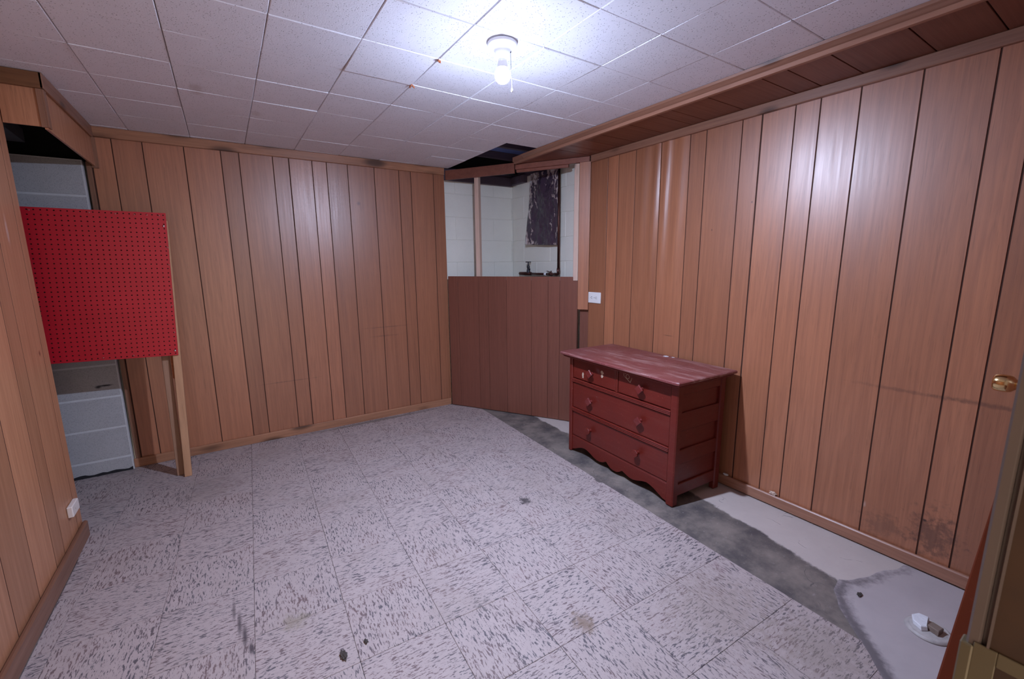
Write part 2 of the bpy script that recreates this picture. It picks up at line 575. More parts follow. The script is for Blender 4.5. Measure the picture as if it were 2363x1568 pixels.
def mk_patch():
    mt, nt, b = new_mat('cement_patch_grey')
    pos = N(nt, 'ShaderNodeNewGeometry').outputs['Position']
    n1 = noise(nt, pos, 7.0, 5, 0.6)
    n2 = noise(nt, pos, 45.0, 5, 0.7)
    col = mixc(nt, n1, (0.35, 0.305, 0.30), (0.47, 0.41, 0.405))
    at = N(nt, 'ShaderNodeAttribute', attribute_name='grime')
    g = math_(nt, 'ADD', at.outputs['Fac'], math_(nt, 'MULTIPLY', math_(nt, 'SUBTRACT', n2, 0.5), 0.9))
    g = math_(nt, 'MULTIPLY', g, ramp(nt, at.outputs['Fac'], 0.02, 0.3))
    col = mixc(nt, ramp(nt, g, 0.25, 0.9, 0, 0.85), col, (0.085, 0.072, 0.078))
    L(nt, col, b.inputs['Base Color'])
    b.inputs['Roughness'].default_value = 0.55
    bump(nt, b, n2, 0.12, 0.001)
    return mt


M_patch = mk_patch()


def mk_block(name, a, c, rough, mark=None, pore=0.5, vs=230.0):
    mt, nt, b = new_mat(name)
    v = coords(nt)
    n1 = noise(nt, v, 6.0, 4, 0.6)
    n2 = noise(nt, v, vs, 4, 0.7)
    col = mixc(nt, n1, a, c)
    col = mixc(nt, ramp(nt, n2, 0.35, 0.5, pore, 0.0), col, tuple(x * 0.5 for x in a))
    if mark:
        col = spots(nt, col, mark)
    L(nt, col, b.inputs['Base Color'])
    b.inputs['Roughness'].default_value = rough
    bump(nt, b, n2, 0.3, 0.0015)
    return mt


M_block = mk_block('bare_grey_block', (0.36, 0.355, 0.36), (0.50, 0.49, 0.495), 0.85, [
    ((-0.700, 3.62, 0.585), (0.045, 0.2, 0.008), (0.01, 0.01, 0.02), 0.95, 0.9),
    ((-0.735, 3.62, 0.580), (0.02, 0.2, 0.014), (0.01, 0.01, 0.02), 0.9, 0.9)])
M_mortar = plain('grey_mortar', (0.60, 0.605, 0.61), 0.9, var=0.1, scale=40)
M_pblock = mk_block('painted_block', (0.74, 0.73, 0.65), (0.84, 0.83, 0.745), 0.55, pore=0.12)
M_pmortar = plain('painted_mortar', (0.72, 0.71, 0.63), 0.6, var=0.08, scale=40)


def mk_plastic():
    mt, nt, b = new_mat('dark_purple_plastic')
    v = coords(nt)
    n1 = noise(nt, v, 6.0, 5, 0.6, 0.8)
    col = mixc(nt, n1, (0.030, 0.017, 0.034), (0.075, 0.046, 0.075))
    # tan and white splotches paint the crumples' reflections, thick at top and outer edges
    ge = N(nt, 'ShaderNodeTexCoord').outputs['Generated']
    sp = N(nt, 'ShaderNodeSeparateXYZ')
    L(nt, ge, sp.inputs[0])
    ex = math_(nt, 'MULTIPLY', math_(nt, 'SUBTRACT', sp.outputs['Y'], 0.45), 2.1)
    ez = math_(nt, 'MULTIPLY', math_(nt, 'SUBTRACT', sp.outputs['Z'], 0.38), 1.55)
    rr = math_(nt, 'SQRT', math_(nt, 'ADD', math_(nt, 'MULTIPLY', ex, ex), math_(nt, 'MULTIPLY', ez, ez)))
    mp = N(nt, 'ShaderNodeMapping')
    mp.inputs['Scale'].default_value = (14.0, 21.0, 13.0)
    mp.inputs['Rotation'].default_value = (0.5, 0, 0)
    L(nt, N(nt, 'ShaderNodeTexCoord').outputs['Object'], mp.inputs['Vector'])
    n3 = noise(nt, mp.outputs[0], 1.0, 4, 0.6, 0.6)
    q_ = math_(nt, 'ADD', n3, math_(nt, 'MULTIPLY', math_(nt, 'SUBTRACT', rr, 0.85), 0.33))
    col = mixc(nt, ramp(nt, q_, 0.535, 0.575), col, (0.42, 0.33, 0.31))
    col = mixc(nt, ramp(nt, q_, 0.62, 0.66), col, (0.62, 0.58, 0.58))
    L(nt, col, b.inputs['Base Color'])
    b.inputs['Roughness'].default_value = 0.16
    b.inputs['Specular IOR Level'].default_value = 0.9
    bump(nt, b, noise(nt, v, 26.0, 5, 0.65, 1.0), 0.7, 0.012)
    return mt


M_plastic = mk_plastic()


def mk_bulb():
    mt, nt, b = new_mat('lit_bulb')
    b.inputs['Base Color'].default_value = (0.9, 0.9, 0.9, 1)
    b.inputs['Emission Color'].default_value = (*BULB_COLOR, 1)
    # an LED bulb: the dome glows fully, the neck towards the cap less
    sz = N(nt, 'ShaderNodeSeparateXYZ')
    L(nt, N(nt, 'ShaderNodeTexCoord').outputs['Object'], sz.inputs[0])
    L(nt, ramp(nt, sz.outputs['Z'], 0.0, 0.0165, BULB_STRENGTH, BULB_STRENGTH * 0.008), b.inputs['Emission Strength'])
    return mt


M_bulb = mk_bulb()

# ------------------------------------------------------------------ outline clipping (for cut tiles)
def clip(poly, px, py, nx, ny):
    """keep the side where (p - (px,py)).n >= 0"""
    out = []
    n = len(poly)
    for i in range(n):
        a, b = poly[i], poly[(i + 1) % n]
        da = (a[0] - px) * nx + (a[1] - py) * ny
        db = (b[0] - px) * nx + (b[1] - py) * ny
        if da >= 0:
            out.append(a)
        if (da >= 0) != (db >= 0):
            t = da / (da - db)
            out.append((a[0] + (b[0] - a[0]) * t, a[1] + (b[1] - a[1]) * t))
    return out


def area(p):
    return abs(sum(p[i][0] * p[(i + 1) % len(p)][1] - p[(i + 1) % len(p)][0] * p[i][1] for i in range(len(p)))) / 2


# diagonal chase across the far right corner
CA = Vector((1.683, 3.627, 0))
CD = Vector((0.5346, -0.8451, 0))
CN = Vector((-0.8451, -0.5346, 0))          # towards the room


def cpt(s, off, z):
    """point at s along the diagonal, off metres behind its face"""
    return CA + CD * s - CN * off + Vector((0, 0, z))


# ------------------------------------------------------------------ floor
fl = MB()
fl.box(-1.75, 2.46, -0.60, 3.72, -0.10, -0.0015)
floor = struct('floor', fl, M_conc)

ANG = -0.0407
ca, sa = math.cos(ANG), math.sin(ANG)
FX, FY = -0.6895, 0.7587
tile_mesh = None
G = 0.0006
for c in range(-2, 8):
    for r in range(-3, 11):
        base = [(c, r), (c + 1, r), (c + 1, r + 1), (c, r + 1)]
        full = [(FX + T * (a * ca - b_ * sa), FY + T * (b_ * ca + a * sa)) for a, b_ in base]
        p = full
        yc = sum(q[1] for q in full) / 4
        p = clip(p, 0, 3.641, 0, -1)
        p = clip(p, 0, 0.055, 0, 1)
        p = clip(p, -0.694 if yc < 2.68 else -1.30, 0, 1, 0) if p else p
        if p:
            p = clip(p, CA.x + CN.x * 0.002, CA.y + CN.y * 0.002, CN.x, CN.y)
        if len(p) < 3 or area(p) < 0.0008:
            continue
        cx = sum(q[0] for q in full) / 4
        cyy = sum(q[1] for q in full) / 4
        is_full = abs(area(p) - T * T) < 1e-5
        alt = (c + r) % 2
        notch = (c == 7 and r == 3)
        th = ANG + (math.pi / 2 if alt else 0) + math.pi * random.randint(0, 1)
        ct, st = math.cos(-th), math.sin(-th)
        loc = [((x - cx) * ct - (y - cyy) * st, (x - cx) * st + (y - cyy) * ct) for x, y in p]
        if is_full and not notch and tile_mesh:
            me = tile_mesh
        else:
            if notch:      # a chip broken out of the outer edge
                q = []
                for i, a in enumerate(p):
                    q.append(a)
                    b_ = p[(i + 1) % 4]
                    if i == 1:
                        dx, dy = b_[0] - a[0], b_[1] - a[1]
                        nx, ny = -dy, dx
                        for t, dd in ((0.56, 0.0), (0.60, 0.06), (0.70, 0.075), (0.74, 0.03), (0.82, 0.02), (0.84, 0.0)):
                            q.append((a[0] + dx * t + nx * dd, a[1] + dy * t + ny * dd))
                loc = [((x - cx) * ct - (y - cyy) * st, (x - cx) * st + (y - cyy) * ct) for x, y in q]
            k = MB()
            sh = 1 - 2 * G / T
            k.prism([(x * sh, y * sh, 0) for x, y in loc], (0, 0, 0.003), bev=0.0007)
            bmesh.ops.recalc_face_normals(k.bm, faces=k.bm.faces[:])
            me = bpy.data.meshes.new('tile')
            k.bm.to_mesh(me)
            k.bm.free()
            me.materials.append(M_tile)
            if is_full and not notch:
                tile_mesh = me
        o = bpy.data.objects.new('tile', me)
        COL.objects.link(o)
        o.parent = floor
        o.location = Vector((cx, cyy, -0.0012 + random.uniform(0, 0.0003))) - floor.location
        o.rotation_euler = (0, 0, th)

# smeared cement patch in the near right corner, feathered over concrete and tile
pk = MB()
edge = [(1.30, 0.06), (1.42, 0.17), (1.55, 0.28), (1.62, 0.335), (1.70, 0.40), (1.78, 0.475), (1.855, 0.545), (1.93, 0.585),
        (2.02, 0.60), (2.10, 0.565), (2.20, 0.535), (2.30, 0.50), (2.362, 0.475)]
pts2 = []
for i in range(len(edge) - 1):
    for s_ in range(8):
        t = s_ / 8
        a, b_ = edge[i], edge[i + 1]
        j = mnoise.noise(Vector(((i + t) * 1.1, 4.2, 0))) * 0.022
        pts2.append((a[0] + (b_[0] - a[0]) * t + j, a[1] + (b_[1] - a[1]) * t + j))
pts2.append(edge[-1])
ctr = (2.25, -0.25)
gl = pk.bm.verts.layers.float.new('grime')
rings = []
for dd, zz, gg in ((0.0, 0.0020, 0.75), (0.020, 0.0026, 1.0), (0.045, 0.0030, 0.6), (0.085, 0.0032, 0.12), (0.14, 0.0032, 0.0), (9, 0.0032, 0.0)):
    ring = []
    for i, (x, y) in enumerate(pts2):
        v = pk.bm.verts.new((x, max(0.0555, y - dd), zz))
        v[gl] = gg * (0.55 + 0.45 * min(1, max(0, (2.25 - x) / 0.5)))
        ring.append(v)
    rings.append(ring)
for A, B in zip(rings, rings[1:]):
    for i in range(len(A) - 1):
        f = pk.bm.faces.new((A[i], A[i + 1], B[i + 1], B[i]))
        f.smooth = True
patch = obj('cement_patch', pk, M_patch, floor)

# ------------------------------------------------------------------ ceiling
cl = MB()
zt = HC + 0.016
cl.box(-1.75, CX0 + 7 * T + 0.004, -0.60, 3.72, zt, zt + 0.02)
cl.box(CX0 + 7 * T + 0.004, 2.46, -0.60, CY0 + 2 * T, zt, zt + 0.02)
ceiling = struct('ceiling', cl, M_groove)
ct_mesh = None
g = 0.0011
for c in range(-3, 8):
    for r in range(-7, 6):
        if c == 7 and r > 1:
            continue
        x0, y0 = CX0 + c * T, CY0 + r * T
        p = [(x0, y0), (x0 + T, y0), (x0 + T, y0 + T), (x0, y0 + T)]
        p = clip(p, -0.70 if r < 3 else -0.575, 0, 1, 0)
        p = clip(p, 2.03, 0, -1, 0) if p else p
        p = clip(p, 0, 3.645, 0, -1) if p else p
        p = clip(p, 0, 0.04, 0, 1) if p else p
        if len(p) < 3 or area(p) < 0.0015:
            continue
        cx, cyy = x0 + T / 2, y0 + T / 2
        full = abs(area(p) - T * T) < 1e-5
        chip = (c, r) in ((6, -2), (3, 2), (2, 0))
        if full and not chip and ct_mesh:
            me = ct_mesh
        else:
            loc = [(x - cx, y - cyy) for x, y in p]
            if full and (c, r) == (6, -2):
                h = T / 2
                loc = [(-h, -h), (h, -h), (h, h), (h - 0.028, h), (h - 0.034, h - 0.007), (h - 0.055, h - 0.010), (h - 0.068, h - 0.004), (h - 0.072, h), (-h, h)]
            elif full and chip:
                h = T / 2
                loc = [(-h, -h), (h, -h), (h, h - 0.012), (h - 0.012, h - 0.006), (h - 0.016, h), (-h, h)]
            sh = 1 - 2 * g / T
            k = MB()
            k.prism([(x * sh, y * sh, 0) for x, y in loc], (0, 0, 0.012), bev=0.0025)
            bmesh.ops.recalc_face_normals(k.bm, faces=k.bm.faces[:])
            me = bpy.data.meshes.new('ceiling_tile')
            k.bm.to_mesh(me)
            k.bm.free()
            me.materials.append(M_ceil)
            if full and not chip:
                ct_mesh = me
        o = bpy.data.objects.new('ceiling_tile', me)
        COL.objects.link(o)
        o.parent = ceiling
        dz = random.uniform(-0.0012, 0.0008)
        tx, ty = random.gauss(0, 0.0035), random.gauss(0, 0.0035)
        if (c, r) == (3, -1):
            tx, dz = -0.016, -0.002
        o.location = Vector((cx, cyy, HC + 0.002 + dz)) - ceiling.location
        o.rotation_euler = (tx, ty, 0)

# little rusty flakes caught in the ceiling joints
for (x, y) in ((0.816, 1.788), (0.818, 2.078)):
    k = MB()
    for q in range(3):
        a = random.uniform(0, 6.28)
        k.obox((x + 0.006 * math.cos(a), y + 0.006 * math.sin(a), HC - 0.006), (0.010 * math.cos(a), 0.010 * math.sin(a), -0.004),
               (-0.004 * math.sin(a), 0.004 * math.cos(a), 0.001), (0, 0, 0.008))
    obj('rust_flake', k, M_rust, ceiling)

# ------------------------------------------------------------------ plank walls
def warp_right(y, z):
    """the right wall's sheets bow a little; one seam is badly buckled"""
    d = -0.0012 * (1 + mnoise.noise(Vector((y * 1.6, z * 0.9, 3.3))))
    e = math.exp(-((z - 1.75) / 0.55) ** 2)
    for c, wd, a in ((2.03, 0.040, -0.010), (1.925, 0.026, -0.015), (1.850, 0.022, -0.013), (1.75, 0.035, -0.008)):
        d += a * e * math.exp(-((y - c - 0.03 * (1.9 - z)) / wd) ** 2)
    return d


def warp_far(x, z):
    return -0.0012 * (1 + mnoise.noise(Vector((x * 1.7, z * 0.8, 9.1))))


def plank(parent, mat, u0, u1, z0, z1, place, warp=None, nz=1, nu=1, th=0.0035, bev=0.0007):
    """one board: u runs along the wall; place(u, out, z) gives the point, out = metres proud of the backing"""
    k = MB()
    b = k.bm
    us = [u0 + bev] + [u0 + bev + (u1 - u0 - 2 * bev) * i / nu for i in range(1, nu)] + [u1 - bev]
    zs = [z0 + (z1 - z0) * j / nz for j in range(nz + 1)]
    top = [[b.verts.new(place(u, th - (warp(u, z) if warp else 0), z)) for z in zs] for u in us]
    e0 = [b.verts.new(place(u0, th - bev - (warp(u0, z) if warp else 0), z)) for z in zs]
    e1 = [b.verts.new(place(u1, th - bev - (warp(u1, z) if warp else 0), z)) for z in zs]
    b0 = [b.verts.new(place(u0, -0.012, z)) for z in zs]
    b1 = [b.verts.new(place(u1, -0.012, z)) for z in zs]
    rows = [b0, e0] + top + [e1, b1]
    for ri, (A, B) in enumerate(zip(rows, rows[1:])):
        for j in range(nz):
            f = b.faces.new((A[j], B[j], B[j + 1], A[j + 1]))
            f.smooth = 2 <= ri < 1 + len(top)
    for j in (0, nz):
        b.faces.new([rw[j] for rw in rows])
    for col_ in (top[0], top[-1]):
        for j in range(nz):
            e = b.edges.get((col_[j], col_[j + 1]))
            if e:
                e.smooth = False
    return obj('plank', k, mat, parent)


GAP = 0.0026
# far wall
k = MB()
k.box(-0.62, 1.695, YF + 0.0014, YF + 0.03, 0.0, HC + 0.01)
wall_far = struct('wall_far', k, M_groove)
fx = [-0.592, -0.491, -0.346, -0.138, 0.061, 0.165, 0.370, 0.473, 0.628, 0.729, 0.881, 1.086, 1.288, 1.390, 1.593, 1.697]
for a, b_ in zip(fx, fx[1:]):
    ga = 0.0035 if abs(a - 0.473) < 1e-6 else GAP
    gb = 0.0035 if abs(b_ - 0.473) < 1e-6 else GAP
    plank(wall_far, M_far, a + ga, b_ - gb, 0.0, HC, lambda u, o, z: (u, YF + 0.0035 - o, z), warp_far, nz=10, nu=3)
# right wall
k = MB()
k.box(XR + 0.0014, XR + 0.03, -0.05, 2.535, 0.0, HC + 0.01)
wall_right = struct('wall_right', k, M_groove)
ry = [0.052, 0.200, 0.352, 0.456, 0.661, 0.864, 1.018, 1.125, 1.281, 1.383, 1.590, 1.694, 1.896, 2.104, 2.257, 2.358, 2.535]
for a, b_ in zip(ry, ry[1:]):
    ga = 0.0038 if abs(a - 1.281) < 1e-6 else GAP
    gb = 0.0038 if abs(b_ - 1.281) < 1e-6 else GAP
    big = 1.55 < a < 2.1
    plank(wall_right, M_right, a + ga, b_ - gb, 0.0, HC, lambda u, o, z: (XR + 0.0035 - o, u, z), warp_right, nz=22 if big else 12, nu=16 if big else 4)
# left wall (ends at a free corner)
k = MB()
k.box(XL - 0.10, XL - 0.0006, -0.05, 2.806, 0.0, HC + 0.01)
wall_left = struct('wall_left', k, M_groove)
ly = [0.055, 0.25, 0.40, 0.55, 0.76, 0.92, 1.12, 1.33, 1.48, 1.69, 1.84, 2.003, 2.211, 2.417, 2.527, 2.741, 2.810]
for a, b_ in zip(ly, ly[1:]):
    plank(wall_left, M_left, a + GAP * 1.1, b_ - GAP * 1.1 if b_ < 2.8 else b_, 0.0, HC, lambda u, o, z: (XL - 0.0035 + o, u, z), None, nz=1, nu=1, bev=0.0003)
# near wall with the doorway the camera stands in
k = MB()
k.box(-0.81, -0.45, -0.10, 0.05, 0, HC)
k.box(0.4555, 2.41, -0.10, 0.05, 0, HC)
k.box(-0.45, 0.4555, -0.10, 0.05, 2.03, HC)
wall_near = struct('wall_near', k, M_wall)
k = MB()
k.box(1.74, 1.858, 0.05, 0.165, 0, HC - 0.01)
k.box(2.322, XR, 0.05, 0.165, 0, HC - 0.01)
k.box(1.858, 2.322, 0.05, 0.165, 2.02, HC - 0.01)
obj('furred_surround', k, M_trimz, wall_near)

# niche behind the left wall
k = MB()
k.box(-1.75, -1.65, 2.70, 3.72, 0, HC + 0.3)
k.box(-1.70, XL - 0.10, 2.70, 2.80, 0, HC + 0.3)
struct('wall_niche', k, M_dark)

# unseen dark shell added round the cavities to keep background light out
k = MB()
k.box(-1.80, -1.75, -0.15, 3.86, 0, 2.50)
k.box(-1.80, 2.62, 3.80, 3.86, 0, 2.50)
k.box(2.56, 2.62, -0.15, 3.86, 0, 2.50)
k.box(-1.80, 2.62, -0.15, -0.10, 2.03, 2.50)
k.box(-1.80, -0.45, -0.15, -0.10, 0, 2.03)
k.box(0.4555, 2.62, -0.15, -0.10, 0, 2.03)
k.box(-1.80, 2.62, -0.15, 3.86, 2.48, 2.52)
struct('leak_shell', k, M_dark)

# ------------------------------------------------------------------ block walls
def block_wall(name, mb, bmat, mmat, place, u_lo, u_hi, zj, offs, step, skin=0.012, gapb=0.005):
    w_ = struct(name, mb, mmat)
    for i in range(len(zj) - 1):
        j = offs[i % 2] - 8 * step
        while j < u_hi:
            a, b_ = max(j, u_lo), min(j + step, u_hi)
            if b_ - a > 0.03:
                k = MB()
                z0, z1 = zj[i] + gapb, zj[i + 1] - gapb
                P0 = Vector(place(a + gapb, 0, z0))
                P1 = Vector(place(b_ - gapb, 0, z0))
                bk = Vector(place(a + gapb, skin, z0)) - P0
                k.obox(P0, P1 - P0, bk, (0, 0, z1 - z0), bev=0.002)
                obj('concrete_block', k, bmat, w_)
            j += step
    return w_


zj = [0.0] + [0.112 + 0.2035 * i for i in range(11)]
zj[-1] = 2.115
k = MB()
k.box(1.66, 2.55, 3.7025, 3.80, 0, 2.115)
wall_alcove = block_wall('wall_alcove_far', k, M_pblock, M_pmortar, lambda u, o, z: (u, 3.70 + o, z), 1.66, 2.445, zj, (1.82, 2.023), 0.4064, gapb=0.0022)
k = MB()
k.box(2.4475, 2.55, 2.40, 3.70, 0, 2.115)
wall_alcove2 = block_wall('wall_alcove_right', k, M_pblock, M_pmortar, lambda u, o, z: (2.445 + o, u, z), 2.42, 3.70, zj, (3.30, 3.507), 0.4064, gapb=0.0022)

zp = [0.0, 0.10] + [0.10 + 0.2045 * i for i in range(1, 10)]
k = MB()
k.box(-1.66, -0.631, 3.6195, 3.72, 0, zp[-1])
pil = block_wall('wall_pier', k, M_block, M_mortar, lambda u, o, z: (u, 3.618 + o, z), -1.66, -0.630, zp, (-1.036, -1.036), 0.4064, gapb=0.0055)
k = MB()
pr = [(-1.10, 3.6165, 0.002), (-0.636, 3.6165, 0.002)]
n = 22
for i in range(n, -1, -1):
    x = -1.10 + 0.464 * i / n
    pr.append((x, 3.6165, 0.014 + 0.024 * abs(mnoise.noise(Vector((x * 23, 1.7, 0))))))
k.prism(pr, (0, 0.003, 0))
obj('tar_strip', k, M_tar, pil)

# ------------------------------------------------------------------ trims, baseboards
def trim(name, mb, mat, label=None):
    return struct(name, mb, mat, label)


k = MB()
k.box(-0.575, 1.690, 3.632, YF, 2.083, HC + 0.001, bev=0.003)
trim('trim_1', k, M_trimx)                       # far wall, under the ceiling
k = MB()
k.box(2.362, XR, 0.052, 2.520, 2.057, 2.104, bev=0.003)
trim('trim_2', k, M_trimy)                       # right wall, under the soffit
k = MB()                                         # soffit edge: flat strip and rounded cove
k.prism([(1.986, 0.052, HC), (1.990, 0.052, HC - 0.010), (1.997, 0.052, HC - 0.014), (2.008, 0.052, HC - 0.022), (2.016, 0.052, HC - 0.026), (2.03, 0.052, HC - 0.026), (2.03, 0.052, HC)], (0, 2.84, 0))
trim('trim_3', k, M_trimy)
k = MB()
k.box(2.014, 2.034, 0.052, 3.03, 2.098, 2.1165, bev=0.001)
k.box(2.020, 2.034, 2.80, 3.055, 2.1165, HC + 0.012, bev=0.001)
trim('trim_4', k, M_trimy)
k = MB()
k.box(-0.620, -0.596, 3.640, 3.660, 0.0, 1.94, bev=0.003)
trim('trim_5', k, M_trimz)                       # strip between pier and far panelling

k = MB()
k.box(-0.632, 1.688, 3.637, 3.653, 0.0, 0.062, bev=0.004)
struct('baseboard_far', k, M_trimx)
k = MB()
k.box(2.364, 2.383, 0.052, 2.50, 0.004, 0.063, bev=0.005)
struct('baseboard_right', k, M_trimy)
k = MB()
k.box(XL + 0.001, -0.695, 0.052, 2.812, 0.0, 0.085, bev=0.006)
struct('baseboard_left', k, wood('baseboard_wood_left', (0.14, 0.056, 0.032), (0.27, 0.125, 0.075), 1, 0.38))

# soffit underside boards
k = MB()
k.box(2.034, XR, 0.052, 2.54, 2.112, 2.122)
k.prism([(2.034, 2.54, 2.112), (XR, 2.54, 2.112), (2.036, 3.05, 2.112)], (0, 0, 0.010))
soff = struct('wall_soffit', k, M_groove)
sy = [0.054, 0.22, 0.444, 0.628, 0.858, 1.016, 1.120, 1.376, 1.584, 1.675, 1.870, 2.098, 2.24, 2.39, 2.52]
for a, b_ in zip(sy, sy[1:]):
    k = MB()
    k.box(2.035, 2.384, a + 0.002, b_ - 0.002, 2.1045, 2.115, bev=0.001)
    obj('plank', k, M_soffit, soff)
k = MB()
k.prism([(2.036, 2.524, 2.1045), (2.374, 2.524, 2.1045), (2.040, 3.045, 2.1045)], (0, 0, 0.010))
obj('plank', k, M_soffit, soff)

# bulkhead over the niche
k = MB()
k.box(-0.712, -0.588, 2.800, 2.808, 1.925, HC, bev=0.001)
k.box(-0.588, -0.577, 2.800, 3.645, 1.915, HC, bev=0.001)
bulk = struct('wall_bulkhead', k, M_left)
k = MB()
k.box(-0.700, -0.567, 2.784, 2.800, 2.078, HC + 0.001, bev=0.002)
obj('trim_board', k, wood('trim_dark_x', (0.13, 0.048, 0.018), (0.25, 0.11, 0.045), 0, 0.4, fine=0.6), bulk)
k = MB()
k.box(-0.577, -0.565, 2.784, 3.632, 2.078, HC + 0.001, bev=0.002)
obj('trim_board', k, M_trimy, bulk)
k = MB()
k.box(-0.596, -0.577, 2.793, 2.800, 1.922, 2.078, bev=0.001)
k.box(-0.577, -0.570, 2.793, 2.830, 1.922, 2.078, bev=0.001)
obj('corner_strip', k, M_trimz, bulk)
k = MB()
k.box(-0.596, -0.562, 3.640, 3.6505, 1.905, 2.081, bev=0.001)
obj('corner_strip', k, M_trimz, bulk)
k = MB()
k.box(XL, -0.699, 0.055, 2.79, 2.078, HC + 0.001, bev=0.002)
trim('trim_6', k, M_trimy)                       # left wall, under the ceiling
k = MB()
k.box(-1.60, -0.90, 2.9, 3.56, 2.00, 2.12)
k.prism([(-1.05, 2.86, 2.06), (-0.86, 2.86, 2.06), (-0.86, 2.86, 2.13), (-1.05, 2.86, 2.13)], (0.02, 0.72, -0.06))
tag(obj('air_duct', k, M_duct), 'dull dark duct hidden in the opening above the grey blocks', 'duct')

# ------------------------------------------------------------------ diagonal chase across the corner
k = MB()
k.obox(cpt(0.0, 0.006, 0.004), CD * 1.212, -CN * 0.006, (0, 0, 1.176))
chase = struct('wall_corner', k, M_groove)
cs = [0.004, 0.106, 0.314, 0.412, 0.586, 0.815, 0.963, 1.063, 1.212]
for i, (a, b_) in enumerate(zip(cs, cs[1:])):
    k = MB()
    if b_ > 1.2:       # the last board has a notch at its upper right
        prof = [(a + 0.0012, 0.005), (b_ - 0.004, 0.005), (b_, 1.178), (1.172, 1.178), (1.171, 1.210), (a + 0.0012, 1.210)]
        k.prism([cpt(s_, 0.0, z) for s_, z in prof], -CN * 0.006)
    else:
        k.obox(cpt(a + 0.0012, 0, 0.005), CD * (b_ - a - 0.0024), -CN * 0.006, (0, 0, 1.205), bev=0.0008)
    obj('plank', k, M_chase, chase)

k = MB()
k.obox(cpt(0.280, 0.030, 0.0), CD * 0.040, -CN * 0.040, (0, 0, 2.050), bev=0.002)
tag(obj('wall_stud', k, M_pine), 'bare pale pine stud standing in the open corner before painted blocks', 'stud')
k = MB()
k.obox(cpt(1.168, 0.010, 0.0), CD * 0.040, -CN * 0.040, (0, 0, 2.062), bev=0.002)
tag(obj('wall_stud', k, M_pine), 'pale pine stud edge beside the right wall panelling at the open corner', 'stud')
k = MB()
k.obox(cpt(0.012, 0.0, 2.038), CD * 0.656, -CN * 0.020, (0, 0, 0.080), bev=0.002)
tag(obj('header_board', k, M_header), 'left red-brown header board bridging from far wall above open corner', 'board')
k = MB()
k.obox(cpt(0.675, 0.004, 2.066), CD * 0.612, -CN * 0.020, (0, 0, 0.040), bev=0.002)
k.obox(cpt(0.675, 0.026, 2.046), CD * 0.44, -CN * 0.020, (0, 0, 0.030), bev=0.002)
tag(obj('header_board', k, M_header), 'right header board running from soffit corner to right wall above hanging plastic', 'board')
# narrow panel strip between chase and right wall, with the cut-out under it
k = MB()
k.obox(cpt(1.213, -0.001, 0.952), CD * 0.085, -CN * 0.006, (0, 0, 1.114), bev=0.001)
tag(obj('panel_strip', k, M_right), 'narrow wood panel strip in the corner left of the white outlet', 'panel')
k = MB()
k.obox(cpt(1.224, 0.035, 0.0), CD * 0.085, -CN * 0.008, (0, 0, 1.02))
tag(obj('backing_board', k, M_chase), 'dark brown board recessed in the cut-out below the panel strip', 'board')

# above the open corner: joists and deck
k = MB()
k.box(1.0, 2.56, 2.40, 3.80, 2.33, 2.35)
k.box(1.70, 1.714, 2.60, 3.80, 2.16, 2.33)
deck = struct('ceiling_deck', k, M_deck)
for y in (2.82, 3.22, 3.58):
    k = MB()
    k.box(1.72, 2.56, y, y + 0.04, 2.27, 2.33, bev=0.002)
    obj('joist', k, M_joist, deck)
k = MB()
k.box(1.66, 2.42, 3.665, 3.70, 2.05, 2.13, bev=0.003)
k.box(1.66, 2.56, 3.70, 3.80, 2.115, 2.16, bev=0.003)
k.box(2.435, 2.56, 2.42, 3.70, 2.115, 2.16, bev=0.003)
k.box(2.40, 2.445, 3.45, 3.69, 2.06, 2.13, bev=0.003)
obj('sill_plate', k, M_joist, deck)

# ------------------------------------------------------------------ plumbing in the corner
PX = 2.400
t = thing('water_pipe', (PX, 2.93, 1.22), 'dark copper water pipe rising in the corner beside the hanging plastic', 'pipe')
k = MB()
k.tube([(PX, 2.93, 1.245), (PX, 2.93, 2.12)], 0.0105, 14)
obj('riser', k, M_copper, t)
k = MB()
k.tube([(PX, 2.93, 1.275), (PX, 2.93, 1.245), (PX, 2.932, 1.232), (PX, 2.942, 1.2235), (PX, 2.955, 1.222), (PX, 2.985, 1.222)], 0.0145, 14)
obj('elbow', k, M_copper, t)
k = MB()
k.tube([(PX, 2.97, 1.222), (PX, 3.50, 1.222)], 0.0105, 14)
k.tube([(PX, 3.33, 1.222), (PX, 3.50, 1.222), (PX, 3.515, 1.222)], 0.0155, 14)
obj('branch_pipe', k, M_copper, t)
k = MB()
k.tube([(PX, 3.018, 1.222), (PX, 3.075, 1.222)], 0.0150, 12)
k.tube([(PX, 3.03, 1.222), (PX, 3.03, 1.252)], 0.006, 8)
k.obox((PX - 0.006, 3.035, 1.236), (0.012, 0, 0), (0, 0.052, 0.010), (0, 0, 0.006))
v_ = obj('shutoff_valve', k, M_copper, t)
k = MB()
k.tube([(PX, 3.095, 1.222), (PX, 3.125, 1.222)], 0.0120, 14)
obj('paper_tag', k, M_tag, t)['label'] = 'white paper tag wrapped round pipe'
k = MB()
k.lathe([(0.016, 0.0), (0.016, 0.030), (0.011, 0.038), (0.014, 0.050), (0.014, 0.066), (0.007, 0.074), (0.006, 0.098)], (PX, 3.375, 1.228), n=14)
k.tube([(PX, 3.375, 1.276), (PX - 0.008, 3.352, 1.276), (PX - 0.014, 3.338, 1.262)], 0.0095, 10)
tp = obj('tap', k, M_tap, t)
k = MB()
k.obox((PX - 0.005, 3.345, 1.326), (0.010, 0, 0), (0, 0.060, 0), (0, 0, 0.008), bev=0.002)
k.obox((PX - 0.030, 3.370, 1.326), (0.060, 0, 0), (0, 0.010, 0), (0, 0, 0.008), bev=0.002)
